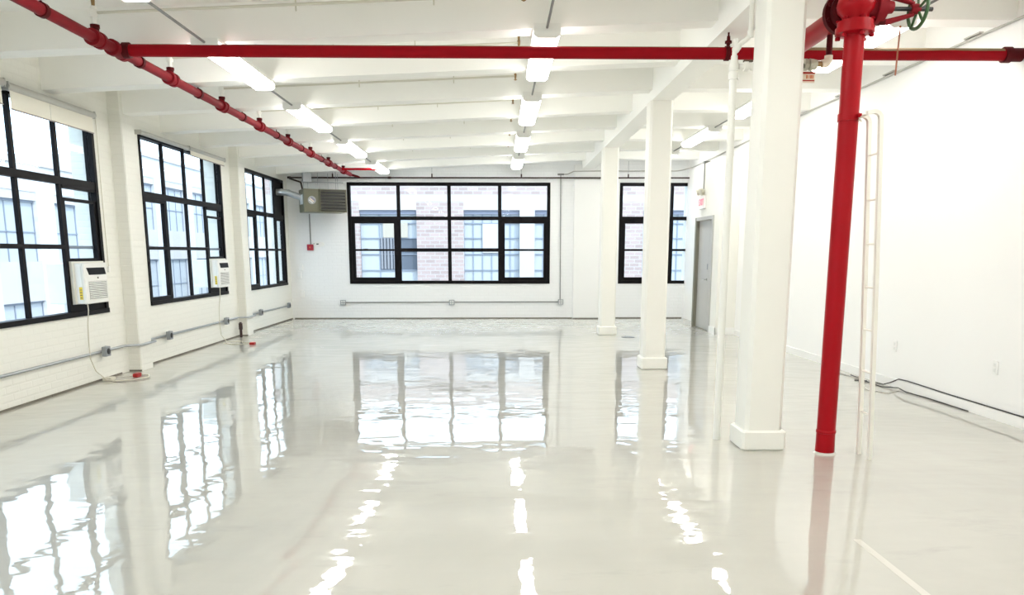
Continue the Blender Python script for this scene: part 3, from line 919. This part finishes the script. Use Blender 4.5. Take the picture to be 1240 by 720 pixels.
# ------------------------------------------------------------------ roller shades
def roller(label, y0, y1, zt, zbot, tube_r, seam, mt='shade_tube', chain=None):
    xc = XL + .065
    root = thing('roller_shade', (xc, (y0 + y1) / 2, zbot), label, 'roller shade')
    MB().tube([(xc, y0, zt), (xc, y1, zt)], tube_r, 16).build('roller_tube', mt, root, True)
    for y in (y0, y1 - .012):
        B(XL, xc + tube_r * .8, y - .006, y + .012, zt - tube_r, zt + tube_r).build('bracket', mt, root)
    if zbot < zt - .05:
        ys = [y0 + .03] + seam + [y1 - .05]
        for a_, b_ in zip(ys[:-1], ys[1:]):
            B(xc + tube_r * .35, xc + tube_r * .35 + .003, a_ + .004, b_ - .004, zbot, zt).build('fabric', 'shade_cream', root)
        B(xc + tube_r * .35 - .004, xc + tube_r * .35 + .007, y0 + .03, y1 - .05, zbot - .012, zbot).build('hem_bar', 'shade_hem', root)
    if chain:
        MB().tube([(XL + .02, chain, zt), (XL + .012, chain + .005, 2.2), (XL + .012, chain + .015, 1.33)], .004, 6).build('bead_chain', 'cord_beige', root, True)
        B(XL, XL + .025, chain, chain + .03, 1.27, 1.34, .004).build('chain_holder', 'trim_white', root)
roller('cream roller shade with grey tube in the nearest left window', 7.64, 9.22, 3.065, 2.865, .04, [8.33], chain=9.36)
roller('cream roller shade at the photo edge in the nearest left window', 6.12, 7.60, 3.085, 2.885, .04, [])
roller('rolled up shade over the near half of the second left window', 10.36, 11.93, 3.055, 3.04, .03, [])
roller('cream roller shade let down a little in the second left window', 11.96, 13.47, 3.06, 2.965, .034, [12.7])

# ------------------------------------------------------------------ conduits and outlet boxes on the left and end walls
def conduit(name, pts, r, label, mt='galvanized'):
    return tag(MB().tube(pts, r, 10).build(name, mt, smooth=True), label, 'conduit')
LZ = 0.345
def jog(y0, y1):                 # along the left wall, stepping round pilasters
    return [(XL + .03, y0, LZ), (XL + .03, y1, LZ)]
pts = [(XL + .025, 3.0, LZ), (XL + .025, 9.58, LZ), (XL + .185, 9.66, LZ), (XL + .185, 10.08, LZ), (XL + .025, 10.16, LZ), (XL + .025, 13.79, LZ), (XL + .185, 13.87, LZ), (XL + .185, 14.29, LZ), (XL + .025, 14.37, LZ), (XL + .025, 17.1, LZ - .02)]
conduit('wall_conduit', pts, .0165, 'galvanized conduit running low along the left wall under the windows')
def outlet_left(y, label):
    root = thing('outlet_box', (XL, y, LZ - .06), label, 'outlet box', 'grey outlet boxes')
    x0 = XL + .042
    B(x0, x0 + .055, y - .055, y + .055, LZ - .058, LZ + .058, .006).build('box', 'box_grey', root)
    MB().turn((x0 + .055, y, LZ), (x0 + .07, y, LZ), [(0, .036), (.006, .036), (.008, .03), (.008, .001)], 16).build('receptacle', 'socket_black', root, True)
    B(x0 + .02, x0 + .03, y - .012, y + .012, LZ + .058, LZ + .066).build('box_screw', 'galvanized', root)
outlet_left(9.03, 'grey outlet box under the nearest left window, beside its cord')
outlet_left(10.80, 'grey outlet box just past the nearest left pilaster')
outlet_left(13.10, 'grey outlet box below the second air conditioner')
outlet_left(15.02, 'grey outlet box under the near half of the narrow left window')
outlet_left(17.05, 'grey outlet box on the left wall by the far corner')
BZ = 0.375
conduit('wall_conduit', [(-3.53, YB - .02, BZ), (1.46, YB - .02, BZ + .01)], .012, 'thin grey conduit running low on the end wall under the wide window', 'conduit_grey')
conduit('wall_conduit', [(1.455, YB - .02, BZ + .05), (1.44, YB - .02, 3.235)], .010, 'thin upright conduit on the end wall right of the wide window', 'conduit_grey')
def outlet_back(x, z, label):
    root = thing('outlet_box', (x, YB, z - .06), label, 'outlet box', 'grey outlet boxes')
    y0 = YB - .035
    B(x - .062, x + .062, y0 - .05, y0, z - .06, z + .06, .006).build('box', 'galvanized', root)
    for dx in (-.024, .024):
        for dz in (-.024, .024):
            B(x + dx - .015, x + dx + .015, y0 - .056, y0 - .05, z + dz - .015, z + dz + .015).build('socket', 'socket_white', root)
outlet_back(-3.545, BZ, 'square steel outlet box low on the end wall at the left end of its conduit')
outlet_back(-1.05, BZ, 'square steel outlet box low on the end wall under the middle of the window')
outlet_back(1.465, BZ + .008, 'square steel outlet box low on the end wall below the upright conduit')
o = MB().box(1.37, 1.51, YB - .05, YB, 3.225, 3.26).build('junction_cap', 'conduit_grey')
tag(o, 'small grey cap at the top of the upright conduit on the end wall', 'junction box')
conduit('wall_conduit', [(1.45, YB - .02, 3.24), (1.60, YB - .03, 3.25), (1.72, YB - .125, 3.30), (2.36, YB - .125, 3.31), (4.05, YB - .06, 3.32), (4.15, YB - .1, 3.33), (XR(17.2) - .02, 17.2, 3.36), (XR(14) - .02, 14.0, 3.42), (XR(11) - .02, 11.0, 3.485), (XR(5) - .02, 5.0, 3.50), (XR(0) - .02, 0.0, 3.50)], .0125, 'long grey conduit following the top of the right wall and the end wall', 'conduit_light')
for k, y in enumerate((6.4, 7.5, 9.0, 10.2)):
    o = B(XR(y) - .04, XR(y), y - .12, y + .12, 3.512, 3.526).build('conduit_strap', 'conduit_light')
    tag(o, 'small grey strap holding the conduit on the right wall, number %s from the viewpoint' % ('one two three four'.split()[k]), 'strap', 'conduit straps on the right wall')

# gas pipe across the end wall
gp = thing('gas_pipe', (0, YB - .12, 3.14), 'dark thin gas pipe running across the end wall above the windows', 'pipe')
MB().tube([(-4.63, YB - .14, 3.15), (0, YB - .14, 3.155), (4.33, YB - .14, 3.16)], .017, 10).build('pipe', 'gas_black', gp, True)
MB().tube([(-4.63, YB - .14, 3.15), (-4.58, YB - .25, 3.12), (-4.28, YB - .5, 3.02), (-4.24, YB - .5, 2.82)], .02, 10).build('heater_drop', 'gas_black', gp, True)
for x in (-3.66, -1.45, .55, 2.95):
    o = MB().tube([(x, YB - .14, 3.15), (x, YB - .14, 3.24)], .016, 8).build('hanger', 'gas_black', gp, True)
    MB().tube([(x, YB - .14, 3.24), (x, YB - .14, 3.52)], .005, 6).build('hanger_rod', 'galvanized', o, True)
for x in (-4.63, -2.4, 3.6):
    MB().turn((x - .03, YB - .14, 3.1525), (x + .05, YB - .14, 3.1525), [(0, .018), (0, .026), (.07, .026), (.07, .018)], 10).build('coupling', 'gas_black', gp, True)

# ------------------------------------------------------------------ unit heater in the far left corner
HX, HY = -3.80, 16.98
R_ = Matrix.Translation((HX, HY, 0)) @ Matrix.Rotation(math.radians(24), 4, 'Z')
ht = thing('unit_heater', (HX, HY, 2.36), 'olive grey unit heater with dark louvers hanging in the far left corner', 'heater')
W, D, Z0, Z1 = .455, .27, 2.365, 2.845
def hp(m, name, mt, par=ht):
    return m.xform(R_).build(name, mt, par)
hp(B(-W, W, -D, D, Z0, Z1, .012), 'cabinet', 'heater_green')
gr = hp(B(-.10, W - .02, -D - .004, -D, Z0 + .02, Z1 - .02), 'louver_opening', 'heater_dark')
for k in range(7):
    z = Z0 + .045 + k * .065
    hp(MB().prism([(-D - .004, z + .004), (-D - .04, z - .006), (-D - .043, z - .001), (-D - .006, z + .009)], 'x', -.095, W - .025), 'louver', 'louver_metal')
hp(B(-.115, -.10, -D - .03, -D, Z0 + .005, Z1 - .005), 'louver_frame', 'heater_green')
hp(B(W - .02, W, -D - .03, -D, Z0 + .005, Z1 - .005), 'louver_frame', 'heater_green')
hp(B(-.115, W, -D - .03, -D, Z1 - .015, Z1), 'louver_frame', 'heater_green')
hp(B(-.115, W, -D - .03, -D, Z0, Z0 + .015), 'louver_frame', 'heater_green')
# round striped sticker
st = MB().turn((-.28, -D, 2.61), (-.28, -D - .004, 2.61), [(0, .085), (.003, .085)], 24)
sto = hp(st, 'badge', 'sticker_grey')
for k, (o_, mt) in enumerate(((-.035, 'sticker_white'), (.0, 'tag_cream'), (.035, 'sticker_purple'))):
    m = MB().prism([(-.05, -.011), (.05, -.011), (.05, .011), (-.05, .011)], 'y', -D - .0055, -D - .003)
    m.xform(Matrix.Translation((-.28, 0, 2.61)) @ Matrix.Rotation(math.radians(40), 4, 'Y') @ Matrix.Translation((0, 0, o_)))
    hp(m, 'badge_stripe', mt, sto)
hp(B(-W - .004, -W, -D + .10, D - .12, 2.53, 2.73), 'data_plate', 'sticker_white')
for x in (-.3, .3):
    hp(MB().tube([(x, 0, Z1), (x, 0, 3.26)], .006, 6), 'hanger_rod', 'galvanized')
hp(MB().tube([(-.45, -.05, 3.0), (.45, -.05, 3.01)], .012, 8), 'strut', 'galvanized')
for x in (-.40, -.1, .12, .33):
    hp(MB().tube([(x, -.05, Z1), (x, -.05, 3.2)], .005, 6), 'hanger_rod', 'galvanized')
hp(B(-.40, -.22, -.02, .14, 3.0, 3.2, .01), 'junction_box', 'galvanized')
# flue from heater to the blanked pane
fl = thing('flue_pipe', (-4.5, 16.9, 2.65), 'short silver flue pipe bent from the heater into the blanked pane', 'duct')
MB().tube([(XL - .03, 16.84, 2.79), (XL + .10, 16.84, 2.79), (XL + .22, 16.85, 2.78), (XL + .35, 16.86, 2.73), (-4.22, 16.88, 2.68)], .068, 16).build('duct', 'galvanized_light', fl, True)
for p, q in (((XL + .08, 16.84, 2.79), (XL + .13, 16.84, 2.79)), ((XL + .22, 16.85, 2.78), (XL + .26, 16.853, 2.765)), ((XL + .36, 16.86, 2.725), (XL + .40, 16.862, 2.715))):
    MB().turn(p, q, [(0, .068), (0, .075), (.02, .075), (.02, .068)], 16).build('seam_ring', 'galvanized_light', fl, True)
MB().turn((XL - .03, 16.84, 2.79), (XL, 16.84, 2.79), [(0, .115), (.012, .115), (.014, .07)], 20).build('collar', 'dark_panel', fl, True)
conduit('wall_conduit', [(-4.24, YB - .02, 2.37), (-4.24, YB - .02, 1.66)], .013, 'grey conduit dropping from the heater to the small red box', 'conduit_grey')
al = thing('red_switch', (-4.25, YB, 1.55), 'small dark red emergency switch box under the heater', 'switch')
B(-4.32, -4.18, YB - .06, YB, 1.555, 1.69, .008).build('box', 'alarm_red', al)
B(-4.275, -4.225, YB - .066, YB - .06, 1.59, 1.655).build('plate', 'tag_red', al)
B(-4.262, -4.238, YB - .074, YB - .066, 1.612, 1.636).build('toggle', 'tag_orange', al)
tm = thing('thermostat', (-4.08, YB, 1.63), 'white oval thermostat plate beside the red switch box', 'thermostat')
MB().loft([[(-4.06 + .13 * r * math.cos(a * PI / 12), y_, 1.695 + .06 * r * math.sin(a * PI / 12)) for a in range(24)] for y_, r in ((YB, 1), (YB - .012, 1), (YB - .018, .92))]).build('plate', 'exit_white', tm, True)
B(-4.11, -4.06, YB - .03, YB - .018, 1.685, 1.71).build('dial', 'socket_black', tm)
B(-4.185, -4.15, YB - .02, YB, 1.70, 1.712).build('wire_cover', 'conduit_grey', tm)
for z, h, w, x, lab in ((1.10, .16, .10, -4.49, 'upper'), (.93, .16, .09, -4.53, 'middle'), (.49, .17, .09, -4.48, 'lowest')):
    r = thing('cover_plate', (x, YB, z), '%s of three small white cover plates in the far left corner' % lab, 'cover plate', 'white cover plates in the corner')
    B(x - w / 2, x + w / 2, YB - .035, YB, z, z + h, .006).build('plate', 'white_paint', r)
    B(x - w / 2 + .01, x + w / 2 - .01, YB - .038, YB - .035, z + .01, z + h - .01).build('cover', 'painted_brick_back', r)
o = MB().turn((XL + .10, 13.70, 0), (XL + .10, 13.70, .3), [(0, .024), (.14, .024), (.14, .034), (.25, .034), (.25, .024), (.27, .022)], 12).build('pipe_stub', 'gas_black', smooth=True)
tag(o, 'short black pipe stub standing at the foot of the left wall', 'pipe')

# ------------------------------------------------------------------ door, exit sign
dz = 2.155
door = thing('door_1', (EX, 14.97, 0), 'grey metal door pair in an olive frame in the boxed-out wall', 'door', kind='structure')
def dbox(n, x0, x1, y0, y1, z0, z1, mt, par=door, ch=0):
    return B(x0, x1, y0, y1, z0, z1, ch).build(n, mt, par)
dbox('frame_jamb', EX - .02, EX + .12, 15.52, 15.62, 0, 2.195, 'door_frame_olive')
dbox('frame_jamb', EX - .02, EX + .12, 14.33, 14.40, 0, 2.195, 'door_grey')
dbox('frame_head', EX - .02, EX + .12, 14.40, 15.52, 2.13, 2.195, 'door_grey')
l1 = dbox('leaf', EX + .045, EX + .09, 14.745, 15.515, .012, 2.13, 'door_grey')
l2 = dbox('leaf', EX + .045, EX + .09, 14.405, 14.738, .012, 2.13, 'door_grey')
h = MB().turn((EX + .045, 14.81, .985), (EX - .03, 14.81, .985), [(0, .028), (.01, .028), (.012, .012), (.06, .012)], 12).build('handle', 'chrome', l1, True)
MB().tube([(EX - .012, 14.81, .985), (EX - .012, 14.94, .98)], .010, 8).build('lever', 'chrome', l1, True)
dbox('lock_plate', EX + .038, EX + .045, 14.785, 14.825, 1.18, 1.29, 'box_grey', l1)
dbox('threshold', EX - .005, EX + .12, 14.40, 15.52, 0, .01, 'door_frame_olive')
ex = thing('exit_sign', (EX, 15.1, 2.33), 'white exit sign with red letters and twin emergency lamps over the door', 'exit sign')
B(EX - .05, EX, 14.94, 15.28, 2.345, 2.60, .008).build('housing', 'exit_white', ex)
cu = bpy.data.curves.new('exit_text', 'FONT')
cu.body = 'EXIT'
cu.size = .175
cu.extrude = .002
cu.align_x = 'CENTER'
cu.align_y = 'CENTER'
tmp = bpy.data.objects.new('exit_text', cu)
col.objects.link(tmp)
dg = bpy.context.evaluated_depsgraph_get()
me = bpy.data.meshes.new_from_object(tmp.evaluated_get(dg))
bpy.data.objects.remove(tmp)
Mx = Matrix.Translation((EX - .053, 15.11, 2.47)) @ Matrix(((0, 0, -1, 0), (-1, 0, 0, 0), (0, 1, 0, 0), (0, 0, 0, 1)))
me.transform(Matrix.Translation(-wloc(ex)) @ Mx)
me.materials.clear()
me.materials.append(MATS['exit_red'])
lt = bpy.data.objects.new('lettering', me)
col.objects.link(lt)
lt.parent = ex
for dy in (-.09, .09):
    hd = MB().turn((EX - .03, 15.11 + dy, 2.69), (EX - .14, 15.11 + dy * 1.4, 2.66), [(0, .02), (.02, .05), (.07, .058), (.09, .06), (.092, .05)], 14).build('lamp_head', 'beige_plastic', ex, True)
B(EX - .05, EX, 15.06, 15.16, 2.60, 2.71, .006).build('lamp_base', 'beige_plastic', ex)
conduit('wall_conduit', [(EX - .015, 15.1, 2.71), (EX - .015, 15.1, 3.23)], .011, 'thin conduit dropping to the exit sign over the door', 'conduit_grey')
o = MB().box(EX - .04, EX + .1, 15.03, 15.17, 3.212, 3.25).build('junction_cap', 'conduit_grey')
tag(o, 'small grey junction at the top of the exit sign conduit', 'junction box')

# ------------------------------------------------------------------ right wall outlets and cables
def outlet_right(y, z, label):
    x = XR(y)
    root = thing('wall_outlet', (x, y, z - .06), label, 'outlet', 'white wall outlets')
    B(x - .012, x, y - .038, y + .038, z - .06, z + .06, .003).build('plate', 'trim_white', root)
    for d in (-.025, .025):
        B(x - .015, x - .012, y - .016, y + .016, z + d - .015, z + d + .015).build('socket', 'socket_white', root)
outlet_right(6.72, .47, 'white wall outlet on the right wall nearest the viewpoint')
outlet_right(8.42, .46, 'white wall outlet on the right wall farther along, behind the ladder')
def xw(y, d=.008):
    return XR(y) - d
o = MB().tube([(xw(5.2), 5.2, .104), (xw(6.4), 6.4, .103), (xw(7.4), 7.4, .104), (xw(8.1), 8.1, .112), (xw(8.28), 8.28, .105), (xw(8.42, .03), 8.42, .04), (xw(8.5, .06), 8.5, .008), (xw(8.75, .12), 8.75, .008), (xw(8.8, .25), 8.8, .008)], .0065, 8).build('wall_cable', 'cord_black', smooth=True)
tag(o, 'thin black cable lying on top of the right baseboard', 'cable')
o = MB().tube([(XR(7.0) - .03, 7.0, .007), (XR(7.7) - .035, 7.7, .007), (XR(8.0) - .07, 8.0, .007), (XR(8.2) - .05, 8.2, .02), (XR(8.35) - .16, 8.35, .007), (XR(8.6) - .16, 8.6, .007), (XR(9.2) - .10, 9.2, .007)], .006, 8).build('floor_cable', 'cord_black', smooth=True)
tag(o, 'black cable lying on the floor along the foot of the right wall', 'cable')
o = MB().tube([(XR(8.1) - .1, 8.10, .007), (XR(8.0) - .3, 7.95, .007), (XR(8.2) - .42, 8.15, .007), (XR(8.6) - .35, 8.5, .018), (XR(8.4) - .18, 8.5, .02), (XR(8.7) - .12, 8.75, .007), (XR(9.4) - .18, 9.3, .007), (XR(9.6) - .1, 9.6, .007)], .005, 8).build('floor_cable', 'cord_grey', smooth=True)
tag(o, 'tangled grey cable on the floor behind the ladder', 'cable')

# ------------------------------------------------------------------ floor details
o = MB().turn((2.36, 13.55, 0), (2.36, 13.55, .01), [(0, .12), (.004, .12), (.006, .10)], 24).build('floor_drain', 'drain_dark', smooth=True)
tag(o, 'round dark drain cover in the floor behind the middle column', 'drain')
o = B(1.885, 1.925, 2.2, 3.78, 0, .0012).build('floor_stripe', 'floor_stripe')
tag(o, 'pale straight stripe on the floor at the bottom right', 'stripe')

# ------------------------------------------------------------------ outside: street and buildings across it
tag(B(-60, 60, -60, 90, -9.2, -9.0).build('ground', 'asphalt'), 'street far below the windows', 'ground', kind='structure')
YO = 29.0
bb = thing('building', (-1, YO, -9), 'pale brick building with large windows across from the end wall', 'building')
TOP = 4.25
opens = [(-8.1, -6.3), (-5.15, -3.02), (-1.25, .85), (1.42, 3.5), (5.5, 7.55), (8.1, 10.1)]
cur = -8.7
for i, (a_, b_) in enumerate(opens + [(18.0, 18.0)]):
    wide = a_ - cur > 1.0
    B(cur, a_, YO, YO + .4, -9, 3.40).build('pier', 'facade_brick' if wide else 'facade_white', bb)
    cur = b_
for a_, b_ in opens:
    B(a_, b_, YO + .0, YO + .4, 3.08, 3.40).build('spandrel', 'facade_white', bb)
B(-8.7, 18, YO, YO + .4, 3.40, 3.62).build('band', 'facade_white', bb)
B(-8.7, 18, YO, YO + .4, 3.62, TOP).build('parapet', 'facade_brick', bb)
B(-8.75, 18.05, YO - .06, YO + .46, TOP, TOP + .08).build('coping', 'facade_white', bb)
B(-8.7, 18, YO + .4, YO + 9, -9, 3.4).build('core', 'roofing', bb)
for wi, (a_, b_) in enumerate(opens):
    wroot = B(a_, b_, YO + .10, YO + .30, 2.93, 3.08).build('window', 'facade_lintel', bb)
    n = 6
    w_ = (b_ - a_) / n
    zs = [-1.2, -.5, .2, .85, 1.45, 2.05, 2.6, 2.93]
    for k in range(len(zs) - 1):
        for j in range(0, n, 2):
            dark = wi == 1 and j in (2, 4) and k in (3, 4)
            B(a_ + j * w_, a_ + (j + 2) * w_, YO + .22, YO + .24, zs[k], zs[k + 1]).build('pane', 'facade_glass_dark' if dark else 'facade_glass', wroot)
    for j in range(0, n + 1):
        if j % 2 == 0 or wi != 1:
            B(a_ + j * w_ - .014, a_ + j * w_ + .014, YO + .18, YO + .22, -1.2, 2.93).build('glazing_bar', 'facade_bar', wroot)
    for z in zs[1:-1]:
        B(a_, b_, YO + .17, YO + .215, z - .016, z + .016).build('glazing_bar', 'facade_bar', wroot)
    B(a_ - .02, b_ + .02, YO - .03, YO + .3, -9, -1.2).build('apron', 'facade_white', wroot)
    if wi == 1:
        B(a_ + .85, b_ - .35, YO + .12, YO + .15, 2.07, 2.62).build('awning', 'facade_shade_cream', wroot)
        for j in range(5):
            B(a_ + .75 + j * .12, a_ + .83 + j * .12, YO + .13, YO + .16, .9, 2.07).build('curtain_fold', 'facade_curtain', wroot)
    if wi in (2,):
        B(a_ + 2 * w_, a_ + 4 * w_, YO + .14, YO + .16, 1.5, 2.58).build('blind', 'facade_white', wroot)
# buildings across the street on the window side
def side_building(y0, y1, x, top, label, mt):
    r = thing('building', (x - 3, (y0 + y1) / 2, -9), label, 'building')
    B(x - 6, x - .25, y0, y1, -9, top - .2).build('core', 'roofing', r)
    bays = []
    y = y0 + .9
    while y + 2.0 < y1:
        bays.append((y, y + 2.0))
        y += 2.9
    cur = y0
    for a_, b_ in bays + [(y1, y1)]:
        B(x - .3, x, cur, a_, -9, top - .75).build('pier', mt, r)
        cur = b_
    B(x - .3, x, y0, y1, top - .75, top).build('parapet', mt, r)
    B(x - .36, x + .06, y0, y1, top, top + .1).build('coping', 'facade_white', r)
    for a_, b_ in bays:
        for z0, z1 in ((top - 2.75, top - 1.0), (top - 5.9, top - 3.9)):
            w = B(x - .2, x - .1, a_, b_, z1 - .06, z1).build('window', 'facade_bar', r)
            h_ = (z1 - .06 - z0) / 2
            for j in range(3):
                for k in range(2):
                    B(x - .17, x - .15, a_ + j * .667, a_ + (j + 1) * .667, z0 + k * h_, z0 + (k + 1) * h_).build('pane', 'facade_glass', w)
            for j in range(4):
                B(x - .16, x - .12, a_ + j * .66, a_ + j * .66 + .03, z0, z1 - .06).build('glazing_bar', 'facade_bar', w)
            B(x - .16, x - .12, a_, b_, z0 + h_ - .015, z0 + h_ + .015).build('glazing_bar', 'facade_bar', w)
        for z0, z1 in ((top - 1.0, top - .75), (top - 3.9, top - 2.75), (-9, top - 5.9)):
            B(x - .3, x - .02, a_, b_, z0, z1).build('spandrel', 'facade_white', r)
side_building(-6, 27.9, -13.5, 4.0, 'low pale building across the street beyond the nearest left window', 'facade_brick_side')
side_building(28.0, 50, -13.5, 5.15, 'taller pale blue building across the street beyond the farther left windows', 'facade_pale_blue')
